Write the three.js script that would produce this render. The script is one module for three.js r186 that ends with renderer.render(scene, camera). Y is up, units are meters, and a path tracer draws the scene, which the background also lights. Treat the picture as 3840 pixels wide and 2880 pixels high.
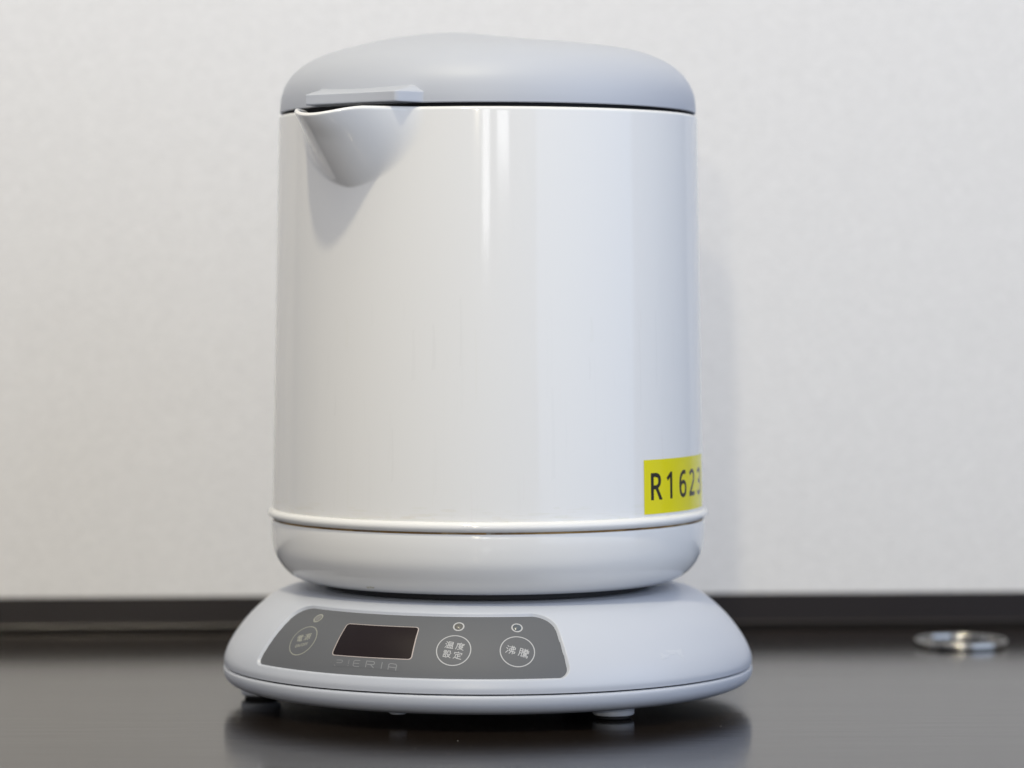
import * as THREE from 'three';
import { RoundedBoxGeometry } from 'three/addons/geometries/RoundedBoxGeometry.js';
import { mergeGeometries } from 'three/addons/utils/BufferGeometryUtils.js';
import { RectAreaLightUniformsLib } from 'three/addons/lights/RectAreaLightUniformsLib.js';
RectAreaLightUniformsLib.init();

// ---------------------------------------------------------------- camera, light, exposure
const EYE = 0.1500;                                   // eye height above the counter
const scene = new THREE.Scene();
const camera = new THREE.PerspectiveCamera(13.519, 4 / 3, 0.05, 60);
camera.position.set(0.0085, EYE, 1.15);
camera.rotation.set(-Math.atan(234.5 / 7000), 0, 0);
camera.focus = 1.072; camera.userData.fStop = 7;
const renderer = new THREE.WebGLRenderer({ antialias: true });
renderer.setSize(1024, 768);
renderer.toneMapping = THREE.LinearToneMapping;
renderer.toneMappingExposure = 1.02;
renderer.shadowMap.enabled = true;
scene.background = new THREE.Color().setRGB(0.495, 0.503, 0.548);      // the unlit rest of the room

const V = (x, y, z) => new THREE.Vector3(x, y, z);
const rad = (d) => d * Math.PI / 180;
let seed = 7;
const rnd = () => { seed = (seed + 0x6d2b79f5) | 0; let t = Math.imul(seed ^ (seed >>> 15), 1 | seed); t = (t + Math.imul(t ^ (t >>> 7), 61 | t)) ^ t; return ((t ^ (t >>> 14)) >>> 0) / 4294967296; };
const lin = (r, g, b) => new THREE.Color().setRGB(r, g, b);
function mat(r, g, b, roughness, extra = {}) { return new THREE.MeshPhysicalMaterial({ color: lin(r, g, b), roughness, ...extra }); }
function add(name, geometry, material, parent) {
  const m = new THREE.Mesh(geometry, material); m.name = name; m.castShadow = m.receiveShadow = true; parent.add(m); return m;
}
function thing(name, label, category, x = 0, y = 0, z = 0, group) {
  const g = new THREE.Group(); g.name = name; g.position.set(x, y, z); g.userData = { label, category }; if (group) g.userData.group = group; scene.add(g); return g;
}

// lamps and windows of the room, out of the frame
const fitting = mat(0.75, 0.75, 0.75, 0.5);
function spotLamp(name, label, pos, target, intensity, colour, radius, glow) {
  const g = thing(name, label, 'lamp', ...pos, 'ceiling lamps behind the camera');
  add('housing', new THREE.CylinderGeometry(radius * 1.15, radius * 1.3, 0.05, 40, 1), fitting, g).position.y = 0.03;
  const glowing = new THREE.MeshStandardMaterial({ color: lin(0.8, 0.8, 0.8), emissive: colour, emissiveIntensity: glow });
  add('lamp_diffuser', new THREE.CylinderGeometry(radius, radius, 0.004, 40, 1), glowing, g);
  const s = new THREE.SpotLight(colour, intensity, 0, 1.05, 0.5, 2);
  s.name = name + '_light'; s.position.set(pos[0], pos[1] - 0.012 - radius * 0.1, pos[2] - 0.01); s.castShadow = true; s.shadow.radius = radius / 0.02; s.shadow.mapSize.set(2048, 2048); s.shadow.camera.near = 0.2;
  s.target.position.set(...target); scene.add(s, s.target);
}
const WARM = lin(1.0, 0.90, 0.67);
spotLamp('ceiling_lamp', 'small round warm ceiling lamp above and in front of the counter', [-0.22, 1.46, 0.74], [0.02, 0.16, -0.1], 2.9, WARM, 0.035, 2);
spotLamp('ceiling_lamp_001', 'round warm ceiling lamp farther back in the room', [-0.32, 1.12, 3.0], [0, 0.2, -0.1], 3.4, WARM, 0.04, 2);
spotLamp('wall_lamp', 'round warm wall lamp at the far end of the room', [-0.40, 0.71, 4.1], [0, 0.2, -0.1], 4.6, WARM, 0.05, 2);
function windowPane(name, label, pos, target, w, h, radiance, colour, group) {
  const g = thing(name, label, 'window', ...pos, group);
  g.lookAt(...target);
  const glowing = new THREE.MeshStandardMaterial({ color: lin(0.5, 0.5, 0.5), emissive: colour, emissiveIntensity: 0.3 });
  add('window_pane', new THREE.BoxGeometry(w, h, 0.01), glowing, g).position.z = -0.03;
  const bars = [];
  for (const s of [-1, 1]) { bars.push(new THREE.BoxGeometry(0.04, h + 0.08, 0.05).translate(s * (w / 2 + 0.02), 0, -0.04), new THREE.BoxGeometry(w - 0.002, 0.04, 0.05).translate(0, s * (h / 2 + 0.02), -0.04)); }
  add('window_frame', mergeGeometries(bars), fitting, g);
  const l = new THREE.RectAreaLight(colour, radiance, w, h); l.name = name + '_light';
  l.position.set(...pos); l.lookAt(...target); l.rotateY(0); scene.add(l);
  return l;
}
const COOL = lin(0.58, 0.73, 1.0);
windowPane('window', 'wide daylight window in the side wall of the room', [1.75, 0.72, 1.25], [0, 0.35, 0], 2.4, 1.9, 1.6, COOL);
windowPane('narrow_window', 'narrow upright window opposite the counter', [-0.05, 0.72, 4.3], [-0.05, 0.72, 0], 0.28, 0.72, 8.5, lin(0.97, 0.98, 1), 'bright openings opposite the counter');
windowPane('narrow_window_001', 'low wide opening beside the narrow window opposite the counter', [0.62, 0.56, 4.3], [0.62, 0.56, 0], 0.46, 0.15, 9.5, lin(0.97, 0.98, 1), 'bright openings opposite the counter');

{ // flat ceiling luminaire over the work area
  const g = thing('ceiling_panel', 'large flat square ceiling luminaire over the counter', 'lamp', -0.35, 2.0, 0.75);
  add('housing', new THREE.BoxGeometry(1.36, 0.05, 1.36).translate(0, 0.045, 0), fitting, g);
  add('lamp_diffuser', new THREE.BoxGeometry(1.28, 0.02, 1.28).translate(0, 0.012, 0), new THREE.MeshStandardMaterial({ color: lin(0.8, 0.8, 0.8), emissive: WARM, emissiveIntensity: 0.3 }), g);
  const l = new THREE.RectAreaLight(WARM, 1.6, 1.28, 1.28); l.name = 'ceiling_panel_light'; l.position.set(-0.35, 1.99, 0.75); l.rotation.x = -Math.PI / 2; scene.add(l);
}

// ---------------------------------------------------------------- textures
function noiseTexture(w, h, sx, sy, octaves, lo, hi, srgb, tint = [1, 1, 1]) {      // tiling value noise, stretched
  const layers = [];
  for (let o = 0; o < octaves; o++) { const nx = Math.max(1, Math.round(sx * 2 ** o)), ny = Math.max(1, Math.round(sy * 2 ** o)); layers.push([nx, ny, Float32Array.from({ length: nx * ny }, rnd), 0.6 ** o]); }
  const data = new Uint8Array(w * h * 4), sm = (t) => t * t * (3 - 2 * t);
  let total = layers.reduce((a, l) => a + l[3], 0);
  for (let y = 0; y < h; y++) for (let x = 0; x < w; x++) {
    let v = 0;
    for (const [nx, ny, g, a] of layers) {
      const fx = x / w * nx, fy = y / h * ny, x0 = Math.floor(fx), y0 = Math.floor(fy), tx = sm(fx - x0), ty = sm(fy - y0), x1 = (x0 + 1) % nx, y1 = (y0 + 1) % ny;
      v += a * ((g[y0 * nx + x0] * (1 - tx) + g[y0 * nx + x1] * tx) * (1 - ty) + (g[y1 * nx + x0] * (1 - tx) + g[y1 * nx + x1] * tx) * ty);
    }
    v = lo + (hi - lo) * Math.min(1, Math.max(0, (v / total - 0.5) * 1.7 + 0.5));
    for (let c = 0; c < 3; c++) data[(y * w + x) * 4 + c] = Math.round(255 * v * tint[c]);
    data[(y * w + x) * 4 + 3] = 255;
  }
  const t = new THREE.DataTexture(data, w, h); t.wrapS = t.wrapT = THREE.RepeatWrapping; t.magFilter = THREE.LinearFilter; t.minFilter = THREE.LinearMipmapLinearFilter; t.generateMipmaps = true;
  if (srgb) t.colorSpace = THREE.SRGBColorSpace; t.needsUpdate = true; return t;
}
function canvasTexture(w, h, draw) {
  const c = document.createElement('canvas'); c.width = w; c.height = h; const g = c.getContext('2d'); draw(g, w, h);
  const t = new THREE.CanvasTexture(c); t.colorSpace = THREE.SRGBColorSpace; t.anisotropy = 8; return t;
}
function scaled(t, per) { t.repeat.set(per, per); return t; }       // uv is in metres: tiles per metre

// ---------------------------------------------------------------- the setting
const YAW = 3.6, WALLZ = -0.222;
const uvScale = (g, fu) => { const p = g.attributes.position, uv = g.attributes.uv; for (let i = 0; i < p.count; i++) { const [u, v] = fu(p.getX(i), p.getY(i), p.getZ(i)); uv.setXY(i, u, v); } return g; };
{
  // dark laminated counter
  const m = mat(0.012, 0.0085, 0.0065, 0.145, { ior: 1.33, specularColor: lin(1, 0.95, 0.90), roughnessMap: scaled(noiseTexture(512, 512, 4, 60, 4, 0.85, 1.0), 3), bumpMap: scaled(noiseTexture(512, 512, 6, 90, 3, 0, 1), 5), bumpScale: 0.00002 });
  const g = uvScale(new RoundedBoxGeometry(1.28, 0.03, 0.72, 3, 0.004), (x, y, z) => [x, z]);
  const c = add('counter', g, m, scene); c.position.set(-0.05, -0.015, 0.10); c.userData = { kind: 'structure', label: 'dark brown satin countertop', category: 'counter' };
  // wall with a fine woven, horizontally brushed covering
  const w = mat(0.82, 0.812, 0.81, 0.85, { map: scaled(noiseTexture(1024, 1024, 150, 340, 2, 0.95, 1.0, true), 5), bumpMap: scaled(noiseTexture(1024, 1024, 40, 260, 2, 0, 1), 5), bumpScale: 0.00002 });
  const wg = uvScale(new THREE.BoxGeometry(0.68, 1.6, 0.05).translate(-0.035, 0, 0), (x, y, z) => [x, y]);
  const wall = add('wall', wg, w, scene); wall.rotation.y = rad(YAW); wall.position.set(0.0081, 0.77, WALLZ - 0.005 - 0.025); wall.userData = { kind: 'structure', label: 'off-white wall with a fine horizontal weave', category: 'wall' };
  // low dark backsplash with a small rounded foot
  const b = new THREE.Group(); b.name = 'backsplash'; b.rotation.y = rad(YAW); b.position.set(0.0081, 0, WALLZ); b.userData = { kind: 'structure', label: 'low dark brown upstand along the foot of the wall', category: 'upstand' }; scene.add(b);
  const dark = mat(0.012, 0.0085, 0.0090, 0.45, { specularIntensity: 0.6 });
  add('board', new RoundedBoxGeometry(0.68, 0.0128, 0.0046, 2, 0.0004).translate(-0.035, 0.0014 + 0.0064, -0.0023), dark, b);
  add('bead', new THREE.CylinderGeometry(0.0008, 0.0008, 0.68, 14, 1).rotateZ(Math.PI / 2).translate(-0.035, 0.0020, 0.0003), mat(0.03, 0.024, 0.02, 0.22), b);
  add('sealing_strip', new THREE.BoxGeometry(0.68, 0.0012, 0.003).translate(-0.035, 0.0006, -0.0022), mat(0.006, 0.006, 0.006, 0.8), b);
}

// cupboard sides beyond the two ends of the wall, out of the frame (mirrored in the sides of the kettle)
for (const [name, x, label] of [['side_panel', 0.62, 'grey cupboard side beyond the wall end near the metal ring'], ['side_panel_001', -0.72, 'grey cupboard side beyond the wall end on the spout side']]) {
  const p = add(name, new RoundedBoxGeometry(0.03, 1.9, 0.75, 2, 0.002), mat(0.60, 0.61, 0.64, 0.5), scene);
  p.position.set(x, 0.65, -0.47); p.userData = { kind: 'structure', label, category: 'panel' };
}

// ---------------------------------------------------------------- shape helpers
function grid(nu, nv, fn, flip = false) {             // fn(i, j) -> [x, y, z, u, v]
  const pos = [], uv = [], idx = [];
  for (let j = 0; j <= nv; j++) for (let i = 0; i <= nu; i++) { const p = fn(i, j); pos.push(p[0], p[1], p[2]); uv.push(p[3] ?? i / nu, p[4] ?? j / nv); }
  for (let j = 0; j < nv; j++) for (let i = 0; i < nu; i++) { const a = j * (nu + 1) + i, b = a + 1, c = a + nu + 1, d = c + 1; flip ? idx.push(a, c, b, b, c, d) : idx.push(a, b, c, b, d, c); }
  const g = new THREE.BufferGeometry(); g.setAttribute('position', new THREE.Float32BufferAttribute(pos, 3)); g.setAttribute('uv', new THREE.Float32BufferAttribute(uv, 2)); g.setIndex(idx); g.computeVertexNormals(); return g;
}
const polar = (az, r, y) => [r * Math.sin(az), y, r * Math.cos(az)];   // az 0 faces the camera side, positive to the right
function spline(pts, n) {                             // smooth curve through (r, h) points, evenly spaced
  const c = new THREE.CatmullRomCurve3(pts.map(([a, b]) => V(a, b, 0)), false, 'centripetal'); c.arcLengthDivisions = 1200; return c.getSpacedPoints(n).map((p) => [p.x, p.y]);
}
function lathe(pts, seg = 180) { return new THREE.LatheGeometry(pts.map(([r, h]) => new THREE.Vector2(Math.max(r, 0), h)), seg); }
const mm = (pts) => pts.map(([r, h]) => [r / 1000, EYE + h / 1000]);   // millimetres, heights measured from eye level
const smooth = (a, b, x) => { const t = Math.min(1, Math.max(0, (x - a) / (b - a))); return t * t * (3 - 2 * t); };

const white = mat(0.775, 0.775, 0.77, 0.075, { specularIntensity: 0.6, ior: 1.5 });
const grey = mat(0.52, 0.548, 0.61, 0.36);
const greyLid = mat(0.45, 0.475, 0.53, 0.48);
const black = mat(0.012, 0.012, 0.014, 0.6);

// ---------------------------------------------------------------- power base
const baseThing = thing('power_base', 'round pale grey power base with a control panel under the kettle', 'power base');
{
  const top = spline([[62, -110.2], [66, -110.1], [68.5, -110.4], [72, -111.3], [75.9, -113.1], [82.8, -118.9], [87.9, -125], [91.3, -130.6], [92.8, -135], [92.75, -137.1]], 400);
  let at = 0; const S = [0]; for (let i = 1; i < top.length; i++) S.push(at += Math.hypot(top[i][0] - top[i - 1][0], top[i][1] - top[i - 1][1]));
  let k0 = 0; while (top[k0][0] < 82.8) k0++;
  const s0 = 21.1 - S[k0], smin = s0, smax = S[S.length - 1] + s0;
  const prof = (s) => { const f = Math.min(0.99999, Math.max(0, (s - s0) / (smax - s0))) * (top.length - 1), i = Math.floor(f), t = f - i, a = top[i], b = top[i + 1]; const dr = b[0] - a[0], dh = b[1] - a[1], l = Math.hypot(dr, dh); return [a[0] + dr * t, a[1] + dh * t, -dh / l, dr / l]; };
  const on = (azDeg, s, off) => { const [r, h, nr, nh] = prof(s); return polar(rad(azDeg), (r + nr * off) / 1000, EYE + (h + nh * off) / 1000); };
  // outline of the panel, row by row
  const sT = 11.1, sB = 37.4, corner = (d, R) => (d < R ? R - Math.sqrt(Math.max(0, R * R - (R - d) ** 2)) : 0);
  const edges = (s, grow = 0) => {
    const r = prof(s)[0], t = (s - sT) / (sB - sT), dT = s - sT + grow, dB = sB - s + grow;
    const L = -56.2 - 1.9 * t + (corner(dT, 7.5) + corner(dB, 2.6) - grow) / r * 180 / Math.PI, Rr = 16.4 + 1.1 * t - (corner(dT, 7.5) + corner(dB, 4.2) - grow) / r * 180 / Math.PI;
    return [L, Rr, r];
  };
  const DEPTH = 0.95;
  const inside = (az, s) => { const e = Math.min(Math.max(s, sT), sB), [L, Rr, r] = edges(e); return Math.min(s - sT, sB - s, rad(az - L) * r, rad(Rr - az) * r); };
  const azs = []; for (let a = -180; a < -62; a += 1.6) azs.push(a); for (let a = -62; a < 21; a += 0.22) azs.push(a); for (let a = 21; a < 180; a += 1.6) azs.push(a); azs.push(180);
  const rows = []; for (let s = smin; s < 10; s += 0.5) rows.push(s); for (let s = 10; s < 38.5; s += 0.26) rows.push(s); for (let s = 38.5; s < smax; s += 0.3) rows.push(s); rows.push(smax - 0.001);
  const shell = grid(azs.length - 1, rows.length - 1, (i, j) => { const a = azs[i], s = rows[j]; return [...on(a, s, -DEPTH * smooth(-0.3, 0.35, inside(a, s))), rad(a) * 0.09, s / 1000]; }, true);
  const scuffs = noiseTexture(512, 512, 10, 14, 3, 0.94, 1.0);
  grey.roughnessMap = scaled(scuffs, 8);
  add('upper_shell', shell, grey, baseThing);
  add('rest_plate', lathe(mm([[0, -110.0], [58, -110.0], [61, -110.05], [62.02, -110.2]]), 120), grey, baseThing);
  const low = mm(spline([[90.6, -137.6], [92.4, -137.65], [92.9, -138.0], [93.0, -139.4], [92.4, -141.4], [90.6, -143.2], [87, -144.5], [80, -145.05], [70, -145.1]], 60)); low.push(...mm([[40, -145.1], [0, -145.1]]));
  add('lower_shell', lathe([...mm([[84, -137.6]]), ...low].reverse(), 200), grey, baseThing);
  add('seam', lathe(mm([[91.9, -138.2], [91.9, -136.6]]), 160), black, baseThing);
  const boss = mat(0.50, 0.52, 0.56, 0.4), rubber = mat(0.012, 0.012, 0.013, 0.7);
  for (const [x, z] of [[0.0425, 0.055], [-0.0800, 0.002], [0.035, -0.07]]) {
    const f = add('foot', lathe([[0, 1.2], [6.6, 1.2], [7, 1.6], [7.1, 5.2], [0, 5.2]].map(([r, h]) => [r / 1000, h / 1000]), 40), boss, baseThing);
    f.position.set(x, 0, z);
    add('rubber_pad', lathe([[0, 0], [5.4, 0], [5.8, 0.4], [5.8, 1.3], [0, 1.3]].map(([r, h]) => [r / 1000, h / 1000]), 32), rubber, f);
  }
  add('screw_boss', lathe([[0, 2.9], [2.4, 2.9], [3.0, 3.4], [3.2, 5.2], [0, 5.2]].map(([r, h]) => [r / 1000, h / 1000]), 24), boss, baseThing).position.set(-0.0295, 0, 0.0665);
  // thin film of old glue left by a sticker beside the panel
  const residue = mat(0.54, 0.565, 0.62, 0.6), blob = (ac, sc, w, h, k) => grid(28, 5, (i, j) => { const t = i / 28 * 2 * Math.PI, q = j / 5, n = 0.72 + 0.2 * Math.sin(3 * t + k) + 0.13 * Math.sin(7 * t + 2 * k); return on(ac + Math.cos(t) * w * q * n, sc + Math.sin(t) * h * q * n, 0.10 * (1 - q ** 6) - 0.02); }, true);
  add('glue_residue', mergeGeometries([blob(41.0, 32.2, 1.5, 1.6, 1), blob(44.2, 31.0, 3.2, 1.3, 2.3), blob(46.3, 31.8, 1.4, 2.4, 4)]), residue, baseThing).userData.label = 'faint patch of sticker residue';
  // control panel
  const PANEL = '#616367';
  const film = new THREE.MeshPhysicalMaterial({ color: PANEL, roughness: 0.55, specularIntensity: 0.5 });
  const F = -DEPTH + 0.06, rowsP = []; for (let k = 0; k <= 90; k++) rowsP.push(sT + 0.25 + (sB - sT - 0.5) * (0.5 - 0.5 * Math.cos(Math.PI * k / 90)));
  const panel = add('control_panel', grid(140, 90, (i, j) => { const s = rowsP[j], [L, Rr] = edges(s, -0.25), a = L + (Rr - L) * i / 140; return on(a, s, F); }, true), film, baseThing);
  panel.userData.label = 'grey printed control panel set into the slope of the power base';
  // display
  const roundRect = (a0, a1, s_0, s_1, R, off, n = 40) => grid(40, n, (i, j) => {
    const s = s_0 + (s_1 - s_0) * (0.5 - 0.5 * Math.cos(Math.PI * j / n)), r = prof(s)[0], inset = (corner(s - s_0, R) + corner(s_1 - s, R)) / r * 180 / Math.PI;
    return on(a0 + inset + (a1 - a0 - 2 * inset) * i / 40, s, off);
  }, true);
  const ink = new THREE.MeshPhysicalMaterial({ color: '#b3a9a6', roughness: 0.5 });
  add('display_border', roundRect(-35.75, -16.05, 17.0, 30.5, 1.3, F + 0.05), ink, panel);
  add('display', roundRect(-35.5, -16.3, 17.28, 30.22, 1.05, F + 0.1), mat(0.014, 0.009, 0.010, 0.3, { specularIntensity: 0.3 }), panel).userData.label = 'dark unlit display window';
  // flat layout of the printed film, unrolled from the cone
  const K = 0.63, RHO = 84 / K, SM = 18, AZ0 = -21;
  const unroll = (a, b) => { const y = b + RHO, rho = Math.hypot(a, y), psi = Math.atan2(a, y); return [AZ0 + psi / K * 180 / Math.PI, SM + rho - RHO]; };
  const patch = (ac, bc, w, h, off, n = 24, tilt = 0) => grid(n, n, (i, j) => { const u = i / n, v = j / n; const [az, s] = unroll(ac + (u - 0.5) * w, bc + (0.5 - v) * h + (u - 0.5) * w * tilt); return [...on(az, s, off), u, v]; });
  const disc = (ac, bc, R, off, n = 48, m = 6, dome = 0) => grid(n, m, (i, j) => { const t = i / n * 2 * Math.PI, q = j / m, a = Math.cos(t) * R * q, b = Math.sin(t) * R * q; const [az, s] = unroll(ac + a, bc + b); return [...on(az, s, off + dome * (1 - q * q)), 0.5 + a / R / 2, 0.5 - b / R / 2]; }, true);
  // strokes of the printed characters on a 100 x 100 field, y down
  const GLYPH = {
    den: ['14 10 86 10', '8 24 92 24 92 38', '8 24 8 38', '50 10 50 46', '22 32 40 32', '60 32 78 32', '22 42 40 42', '60 42 78 42', '20 54 80 54 80 82 20 82 20 54', '20 68 80 68', '50 54 50 92 92 92 92 82'],
    gen: ['10 12 24 22', '4 38 18 48', '6 92 24 62', '34 10 96 10', '36 10 36 50 28 92', '64 10 60 24', '46 24 88 24 88 54 46 54 46 24', '46 39 88 39', '67 54 67 92 58 88', '50 64 42 84', '82 64 92 84'],
    on: ['10 12 24 22', '4 38 18 48', '6 92 24 62', '36 10 88 10 88 46 36 46 36 10', '36 28 88 28', '34 58 90 58 90 90', '34 58 34 90', '52 58 52 90', '72 58 72 90', '26 92 98 92'],
    dou: ['52 4 52 14', '12 16 94 16', '14 16 14 56 6 92', '24 32 92 32', '42 22 42 48 76 48 76 22', '30 60 84 60 62 80 28 94', '42 66 64 84 94 94'],
    setsu: ['12 10 38 10', '6 24 44 24', '12 38 38 38', '12 52 38 52', '12 66 38 66 38 90 12 90 12 66', '56 10 54 34 46 44', '56 10 82 10 82 36 94 38', '48 54 86 54 72 78 46 94', '56 62 74 82 96 94'],
    tei: ['50 4 50 16', '8 36 8 18 92 18 92 36', '22 40 78 40', '50 40 50 88', '50 62 82 62', '26 54 22 76 6 94', '24 76 44 88 96 92'],
    futsu: ['10 12 24 22', '4 38 18 48', '6 92 24 62', '36 20 88 20 88 42 36 42 36 66 92 66 90 82 80 82', '54 6 54 70 40 94', '70 6 70 94'],
    tou: ['10 8 10 70 4 92', '10 8 34 8 34 92 28 90', '10 34 34 34', '10 58 34 58', '54 4 58 14', '82 4 76 14', '44 18 96 18', '42 32 98 32', '66 10 58 34 42 48', '74 18 96 46', '52 46 52 78 94 78 92 96 84 94', '52 46 86 46', '52 56 82 56', '52 67 82 67', '68 46 68 78', '46 84 44 94', '58 84 58 94', '72 84 72 92'],
  };
  function glyph(g, name, x, y, w, h, lw) {
    g.lineWidth = lw; g.lineJoin = 'round'; g.lineCap = 'round';
    for (const st of GLYPH[name]) { const n = st.split(' ').map(Number); g.beginPath(); for (let i = 0; i < n.length; i += 2) g[i ? 'lineTo' : 'moveTo'](x + n[i] / 100 * w, y + n[i + 1] / 100 * h); g.stroke(); }
  }
  const button = (ac, bc, draw, worn) => {
    const map = canvasTexture(384, 384, (g, w) => {
      g.fillStyle = PANEL; g.fillRect(0, 0, w, w);
      g.strokeStyle = worn ? '#97988f' : '#b4b5b7'; g.fillStyle = g.strokeStyle; g.lineWidth = 11; g.beginPath(); g.arc(w / 2, w / 2, w / 2 * 0.94, 0, 7); g.stroke();
      draw(g);
    });
    const b = add('button', disc(ac, bc, 6.25, F + 0.05, 64, 8, 0.05), new THREE.MeshPhysicalMaterial({ map, roughness: 0.55, specularIntensity: 0.5 }), panel);
    return b;
  };
  button(-38.5, 2.6, (g) => { glyph(g, 'den', 92, 112, 92, 92, 8); glyph(g, 'gen', 200, 112, 92, 92, 8); g.font = 'bold 52px sans-serif'; g.textAlign = 'center'; g.fillText('ON/OFF', 192, 272, 180); }, true).userData.label = 'worn power button';
  button(21.5, 6.7, (g) => { glyph(g, 'on', 88, 92, 92, 92, 8); glyph(g, 'dou', 204, 92, 92, 92, 8); glyph(g, 'setsu', 88, 202, 92, 92, 8); glyph(g, 'tei', 204, 202, 92, 92, 8); }).userData.label = 'temperature setting button';
  button(42.8, 2.2, (g) => { glyph(g, 'futsu', 70, 140, 108, 108, 8.5); glyph(g, 'tou', 206, 140, 108, 108, 8.5); }).userData.label = 'boil button';
  for (const [a, b, tone] of [[-35.9, -7.0, [0.17, 0.17, 0.165]], [20.75, -3.25, [0.13, 0.125, 0.115]], [40.5, -7.4, [0.10, 0.115, 0.13]]]) {
    add('indicator_ring', disc(a, b, 2.0, F + 0.05, 40, 3), new THREE.MeshPhysicalMaterial({ color: a < 0 ? '#97988f' : '#b4b5b7', roughness: 0.4 }), panel);
    const l = add('indicator_light', disc(a, b, 1.5, F + 0.1, 36, 5, a < 0 ? 0.02 : 0.35), mat(...tone, 0.12), panel);
  }
  // worn maker's lettering
  const logo = canvasTexture(768, 96, (g, w, h) => {
    g.fillStyle = PANEL; g.fillRect(0, 0, w, h); g.strokeStyle = '#84868a'; g.lineWidth = 9; g.lineCap = 'butt'; g.lineJoin = 'round';
    const path = (pts, a = 1) => { g.globalAlpha = a; g.beginPath(); pts.forEach(([x, y], i) => g[i ? 'lineTo' : 'moveTo'](x, y)); g.stroke(); };
    path([[40, 18], [98, 18], [112, 26], [112, 40], [98, 50], [44, 50]], 0.75); path([[20, 74], [34, 86]], 0.6);
    path([[188, 12], [188, 62]], 0.6); path([[188, 74], [188, 86]], 0.6);
    path([[318, 14], [262, 14], [246, 26], [246, 74], [262, 86], [318, 86]], 0.85); path([[250, 50], [312, 50]], 0.85);
    path([[392, 88], [392, 14], [470, 14], [482, 24], [482, 42], [470, 52], [404, 52]]); path([[440, 52], [484, 88]]);
    path([[566, 10], [566, 88]]);
    path([[642, 88], [642, 26], [656, 14], [712, 14], [726, 26], [726, 88]]); path([[642, 56], [726, 56]]);
  });
  add('lettering', patch(-8.8, 14.5, 26.5, 3.0, F + 0.05, 30, 0.077), new THREE.MeshPhysicalMaterial({ map: logo, roughness: 0.55, specularIntensity: 0.5 }), panel).userData.label = 'faint worn lettering under the display';
}

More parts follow.
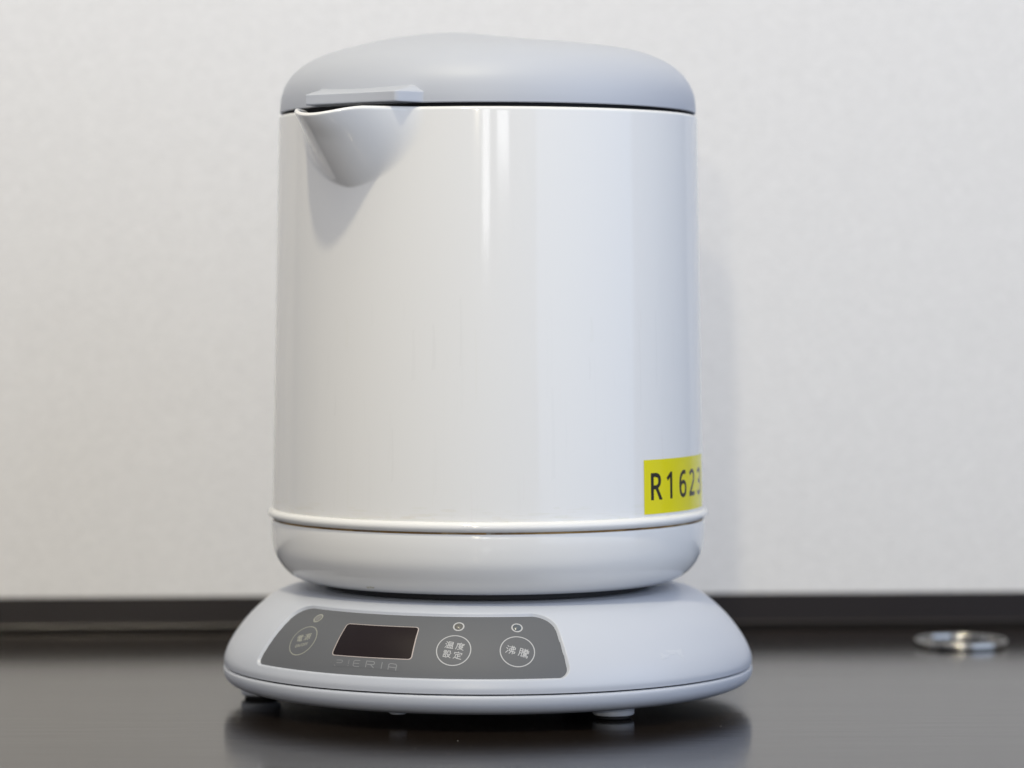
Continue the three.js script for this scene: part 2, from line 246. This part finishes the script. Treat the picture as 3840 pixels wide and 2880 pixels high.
// ---------------------------------------------------------------- kettle
const kettle = thing('electric_kettle', 'glossy white round kettle with short spout and pale grey lid, standing on the power base', 'kettle', 0, 0, 0);
for (const g of [kettle, baseThing]) g.scale.set(1.009, 1, 1.009);
const RIM = 56.2, PHI = rad(-38);
{
  const bodyR = (h) => 75.75 - (h + 82) / (RIM + 82) * 2.5;             // mm, slightly tapered
  const bulge = (az, h) => {                                             // the spout swells out of the wall
    const t = Math.max(0, (RIM - h) / 26.5); if (t >= 1) return 0;
    let d = az - PHI; d = Math.atan2(Math.sin(d), Math.cos(d));
    const w = 30 * Math.pow(1 - t * t, 0.55), q = Math.abs(d) * 73.5 / w; if (q >= 1) return 0;
    return 22.3 * Math.pow(1 - t, 0.98) * (1 - q * q) ** 2.6;
  };
  const dip = (az) => { let d = az - PHI; d = Math.atan2(Math.sin(d), Math.cos(d)); const q = Math.abs(d) * 73.5 / 13; return q < 1 ? 2.3 * (1 - q * q) ** 2 : 0; };
  const azs = []; for (let a = -180; a < -68; a += 1.5) azs.push(rad(a)); for (let a = -68; a < -16; a += 0.3) azs.push(rad(a)); for (let a = -16; a < 180; a += 1.5) azs.push(rad(a)); azs.push(Math.PI);
  const path = [];                                                       // [kind, value]
  for (let k = 0; k <= 12; k++) path.push(['in', RIM - 22 + 21 * k / 12]);
  for (let k = 1; k < 10; k++) path.push(['lip', Math.PI * k / 10]);
  for (let h = RIM - 1.0; h > RIM - 27.5; h -= 0.5) path.push(['out', h]);
  for (let k = 0; k <= 20; k++) path.push(['out', RIM - 27.5 + (-82.2 - (RIM - 27.5)) * k / 20]);
  const T = 1.15;                                                         // half the wall thickness
  const full = grid(azs.length - 1, path.length - 1, (i, j) => {
    const az = azs[i], [kind, v] = path[j], drop = dip(az);
    let h, r;
    if (kind === 'out') { h = v; r = bodyR(h) + bulge(az, h); if (h > RIM - 12) h -= drop * smooth(RIM - 12, RIM - 1, h); }
    else if (kind === 'in') { h = v; r = bodyR(h) + bulge(az, h) - 2 * T; h -= drop * smooth(RIM - 12, RIM - 1, h); }
    else { h = RIM - T + T * Math.sin(v) - drop; r = bodyR(RIM - T) + bulge(az, RIM - T) - T - T * Math.cos(v); }
    return [...polar(az, r / 1000, EYE + h / 1000), az * 0.074, h / 1000];
  }, true);
  // share out the triangles: the swelling is the spout, the rest the body
  const idx = full.index.array, pos = full.attributes.position, bodyI = [], spoutI = [];
  const isSpout = (i) => { const az = Math.atan2(pos.getX(i), pos.getZ(i)), h = (pos.getY(i) - EYE) * 1000; return bulge(az, Math.min(h, RIM - 1)) > 0.25; };
  for (let k = 0; k < idx.length; k += 3) (isSpout(idx[k]) && isSpout(idx[k + 1]) && isSpout(idx[k + 2]) ? spoutI : bodyI).push(idx[k], idx[k + 1], idx[k + 2]);
  const bg = full.clone(); bg.setIndex(bodyI); const sg = full.clone(); sg.setIndex(spoutI);
  // dried drips and smears on the glossy wall, yellowed in places along the foot
  const drips = canvasTexture(2048, 1024, (g, w, h) => {
    g.fillStyle = '#ffffff'; g.fillRect(0, 0, w, h);
    for (let k = 0; k < 260; k++) {
      const x = rnd() * w, y0 = h * (0.45 + 0.5 * rnd()), len = h * (0.04 + 0.3 * rnd() ** 2), wd = 1 + 5 * rnd() ** 2;
      g.globalAlpha = 0.012 + 0.032 * rnd() ** 2; g.fillStyle = ['#c9c2a4', '#d2cfc4', '#b9b6ae'][Math.floor(rnd() * 3)];
      g.beginPath(); g.moveTo(x, y0); g.quadraticCurveTo(x + 2, y0 + len / 2, x + (rnd() - 0.5) * 3, y0 + len); g.lineTo(x + wd, y0 + len * 0.96); g.quadraticCurveTo(x + wd * 0.9 + 2, y0 + len / 2, x + wd * 0.6, y0); g.fill();
    }
    for (let k = 0; k < 900; k++) { g.globalAlpha = 0.015 + 0.035 * rnd() ** 2; g.fillStyle = '#c8bb8c'; g.beginPath(); g.ellipse(rnd() * w, h - rnd() ** 2 * 36, 2 + 16 * rnd(), 1 + 3 * rnd(), 0, 0, 7); g.fill(); }
    for (let k = 0; k < 500; k++) { g.globalAlpha = 0.04 + 0.08 * rnd(); g.fillStyle = '#8f8a7e'; g.fillRect(rnd() * w, rnd() * h, 1, 1); }
  });
  drips.wrapS = THREE.RepeatWrapping; drips.repeat.set(1 / (0.074 * 2 * Math.PI), 1 / 0.1385); drips.offset.set(0.5, 0.0822 / 0.1385);
  const wall = white.clone(); wall.map = drips; wall.bumpMap = scaled(noiseTexture(256, 256, 8, 4, 2, 0, 1), 4); wall.bumpScale = 0.00010;   // slightly wavy enamel
  add('body', bg, wall, kettle);
  add('spout', sg, white, kettle);
  // trim ring, stained groove and rounded bottom
  const ring = []; for (let k = 0; k <= 24; k++) { const t = -Math.PI * 0.5 + Math.PI * k / 24; ring.push([75.5 + 1.85 * Math.cos(t), -83.7 - 1.75 * Math.sin(-t)]); }
  add('trim_ring', lathe(mm(ring), 220), white, kettle);
  const stain = canvasTexture(2048, 16, (g, w, h) => {
    g.fillStyle = '#8f8a80'; g.fillRect(0, 0, w, h);
    for (let k = 0; k < 420; k++) { const x = rnd() * w, l = 4 + rnd() * 60; g.globalAlpha = 0.2 + 0.5 * rnd(); g.fillStyle = ['#7a5a2c', '#8b6a38', '#5e4526', '#a08454'][Math.floor(rnd() * 4)]; g.fillRect(x, rnd() * h * 0.4, l, 2 + rnd() * h); }
  });
  add('stained_groove', lathe(mm([[75.6, -86.2], [75.9, -85.2]]), 200), new THREE.MeshPhysicalMaterial({ map: stain, roughness: 0.7 }), kettle).userData.label = 'brown stained groove under the trim ring';
  const bottom = mm(spline([[75.2, -86.0], [75.9, -86.15], [76.15, -87], [76.1, -92], [75.3, -97], [73.6, -100.6], [71, -103.8], [68.2, -105.9], [65.8, -106.9], [64.5, -107.3]], 70));
  bottom.push(...mm([[60, -107.5], [0, -107.6]]));
  add('bottom_plate', lathe(mm([[0, -109.9], [56.6, -109.9], [57, -109.6], [57, -107.5]]), 120), black, kettle);
  add('bottom_shell', lathe(bottom.slice().reverse(), 220), white, kettle);
  const stainR = (h) => { for (let k = 1; k < bottom.length; k++) if (bottom[k][1] <= EYE + h / 1000) return bottom[k][0] * 1000; return 60; };
  add('stain', grid(24, 4, (i, j) => { const t = i / 24 * 2 * Math.PI, q = j / 4, n = 0.75 + 0.2 * Math.sin(2 * t + 1) + 0.1 * Math.sin(5 * t), h = -105.4 + 0.75 * Math.sin(t) * q * n; return polar(rad(-34.5 + 1.7 * Math.cos(t) * q * n), (stainR(h) + 0.07) / 1000, EYE + (h - 0.05) / 1000); }, true), mat(0.40, 0.38, 0.24, 0.5), kettle).userData.label = 'small dried yellowish stain near the bottom edge';
  // number tape
  const tape = canvasTexture(1024, 370, (g, w, h) => {
    g.fillStyle = '#e2d800'; g.fillRect(0, 0, w, h); g.fillStyle = '#17180f'; g.textAlign = 'center'; g.textBaseline = 'alphabetic';
    const at = (az) => (az - 44.2) / (80 - 44.2) * w;
    for (const [ch, az] of [['R', 48.7], ['1', 55.3], ['6', 61.9], ['2', 68.3], ['3', 75.0]]) { g.save(); g.translate(at(az), h * 0.735); g.scale(1.04, 1); g.font = '246px sans-serif'; g.fillText(ch, 0, 0); g.lineWidth = 9; g.strokeStyle = g.fillStyle; g.strokeText(ch, 0, 0); g.restore(); }
  });
  const h0 = -62.5, h1 = -81.0;
  const tapeG = grid(60, 4, (i, j) => { const az = rad(44.2 + (80 - 44.2) * i / 60), h = h0 + (h1 - h0) * j / 4; return [...polar(az, (bodyR(h) + 0.14) / 1000, EYE + h / 1000), i / 60, 1 - j / 4]; }, true);
  add('number_tape', tapeG, new THREE.MeshPhysicalMaterial({ map: tape, roughness: 0.15, specularIntensity: 0.8 }), kettle).userData.label = 'yellow tape label printed R1623';

  // lid, lifted slightly at the front
  const lid = new THREE.Group(); lid.name = 'lid'; lid.userData.label = 'pale blue-grey domed lid'; kettle.add(lid);
  lid.position.set(0, EYE + 0.0569, 0); lid.rotation.x = rad(-0.45);
  const lp = spline([[72.8, 0.4], [72.7, 3.0], [72.1, 6.6], [70.9, 9.8], [68.6, 13.2], [65.2, 16.3], [60.5, 19.0], [54, 21.3], [46, 22.7], [36, 23.8], [20, 24.6], [0, 24.8]], 120);
  const NU = 240;
  const hump = (x, z) => { const dx = x + 14, s = dx < 0 ? 30 : 27; return 4.0 * Math.exp(-((dx / s) ** 2) - (z / 26) ** 2); };
  add('dome', grid(NU, lp.length - 1, (i, j) => { const az = i / NU * 2 * Math.PI - Math.PI, [r, h] = lp[j]; const p = polar(az, r / 1000, h / 1000); p[1] += hump(p[0] * 1000, p[2] * 1000) * smooth(62, 40, r) / 1000; return p; }), greyLid, lid);
  add('rim', lathe([[0, 1.6], [66, 1.6], [71.4, 0.2], [72.3, 0], [72.65, 0.12], [72.8, 0.4]].map(([r, h]) => [r / 1000, h / 1000]), 200), greyLid, lid);
  add('inner_seal', lathe([[0, -6], [66, -6], [67.5, -5], [67.5, 2.2]].map(([r, h]) => [r / 1000, h / 1000]), 120), black, lid);
  // squared pouring tab over the spout
  const domeR = (h) => { for (let k = 1; k < lp.length; k++) if (lp[k][1] >= h) { const t = (h - lp[k - 1][1]) / (lp[k][1] - lp[k - 1][1] || 1); return lp[k - 1][0] + (lp[k][0] - lp[k - 1][0]) * t; } return 0; };
  const HL = 18.4, HR = 20.0, RUN = 5, ts = [], hs = [];
  for (let k = 0; k <= 8; k++) ts.push(-HL + 0.6 * k / 8); for (let k = 1; k <= 60; k++) ts.push(-HL + 0.6 + (HL + HR + RUN - 0.6) * k / 60);
  for (let k = 0; k <= 70; k++) hs.push(0.35 + 13 * k / 70);
  const smax2 = (a, b, k) => { const x = Math.max(0, k - Math.abs(a - b)) / k; return Math.max(a, b) + x * x * k / 4; };
  const tabN = (t, h) => {
    const dome = Math.sqrt(Math.max(0, domeR(Math.max(h, 0.4)) ** 2 - t * t)) - 0.12;
    const front = 78.3 - 0.35 * Math.max(0, 0.9 - h) ** 2, slope = 78.3 - (h - 3.7) * 4.0, x = Math.max(0, 1.1 - Math.abs(front - slope)) / 1.1, flat = Math.min(front, slope) - x * x * 1.1 / 4;
    const e = (t + HL) / 0.6, left = 0.6 * (1 - Math.sqrt(Math.max(0, 1 - (1 - Math.min(1, e)) ** 2))), over = t - HR, right = over > 0.5 ? over * 2.6 - 0.65 : over > -0.5 ? (over + 0.5) ** 2 * 0.65 : 0;
    return e < 0.02 ? dome - 0.4 : smax2(dome, flat - left - right, 0.8 + 0.5 * Math.max(0, h - 4));
  };
  const place = (t, n, h) => { const a = rad(-36); return [(n * Math.sin(a) + t * Math.cos(a)) / 1000, h / 1000, (n * Math.cos(a) - t * Math.sin(a)) / 1000]; };
  add('pouring_tab', grid(ts.length - 1, hs.length + 1, (i, j) => { const t = ts[i]; if (j < 2) return place(t, j ? tabN(t, 0.35) - 0.25 : 66, j ? 0.12 : 0.2); const h = hs[j - 2]; return place(t, tabN(t, h), h); }), greyLid, lid);
  // handle on the far side
  const A = PHI + Math.PI, hp = [[70, 44], [92, 46], [104, 36], [107, 10], [105, -25], [98, -52], [72, -60]].map(([r, h]) => V(...polar(A, r / 1000, EYE + h / 1000)));
  const tube = new THREE.TubeGeometry(new THREE.CatmullRomCurve3(hp), 80, 0.0075, 16); add('handle', tube, greyLid, kettle);
}

// ---------------------------------------------------------------- chrome ring on the counter
{
  const r = thing('metal_ring', 'flat shiny chrome ring lying on the dark counter near the wall', 'ring', 0.1905, 0, -0.159);
  const o = 19, i = 17.1; const pts = [[i, 0.5], [i + 0.4, 0], [o - 0.5, 0], [o, 0.5], [o, 2.3], [o - 0.6, 2.9], [i + 0.5, 3.0], [i, 2.5], [i, 0.5]].map(([a, h]) => [a / 1000, h / 1000]);
  add('band', lathe(pts, 120), mat(0.40, 0.39, 0.37, 0.16, { metalness: 1 }), r);
}
// fine dust on the counter in front of the base
{
  const n = 90, d = new THREE.InstancedMesh(new THREE.IcosahedronGeometry(1, 0), mat(0.55, 0.52, 0.48, 0.9), n); d.name = 'dust'; d.userData = { kind: 'stuff', label: 'fine pale dust specks scattered on the dark counter', category: 'dust' };
  const m = new THREE.Matrix4();
  for (let k = 0; k < n; k++) { const s = 0.00006 + 0.0001 * rnd() ** 3; m.makeScale(s, s * 0.6, s); m.setPosition(-0.16 + 0.34 * rnd(), s * 0.5, 0.075 + 0.1 * rnd()); d.setMatrixAt(k, m); }
  scene.add(d);
}
renderer.render(scene, camera);
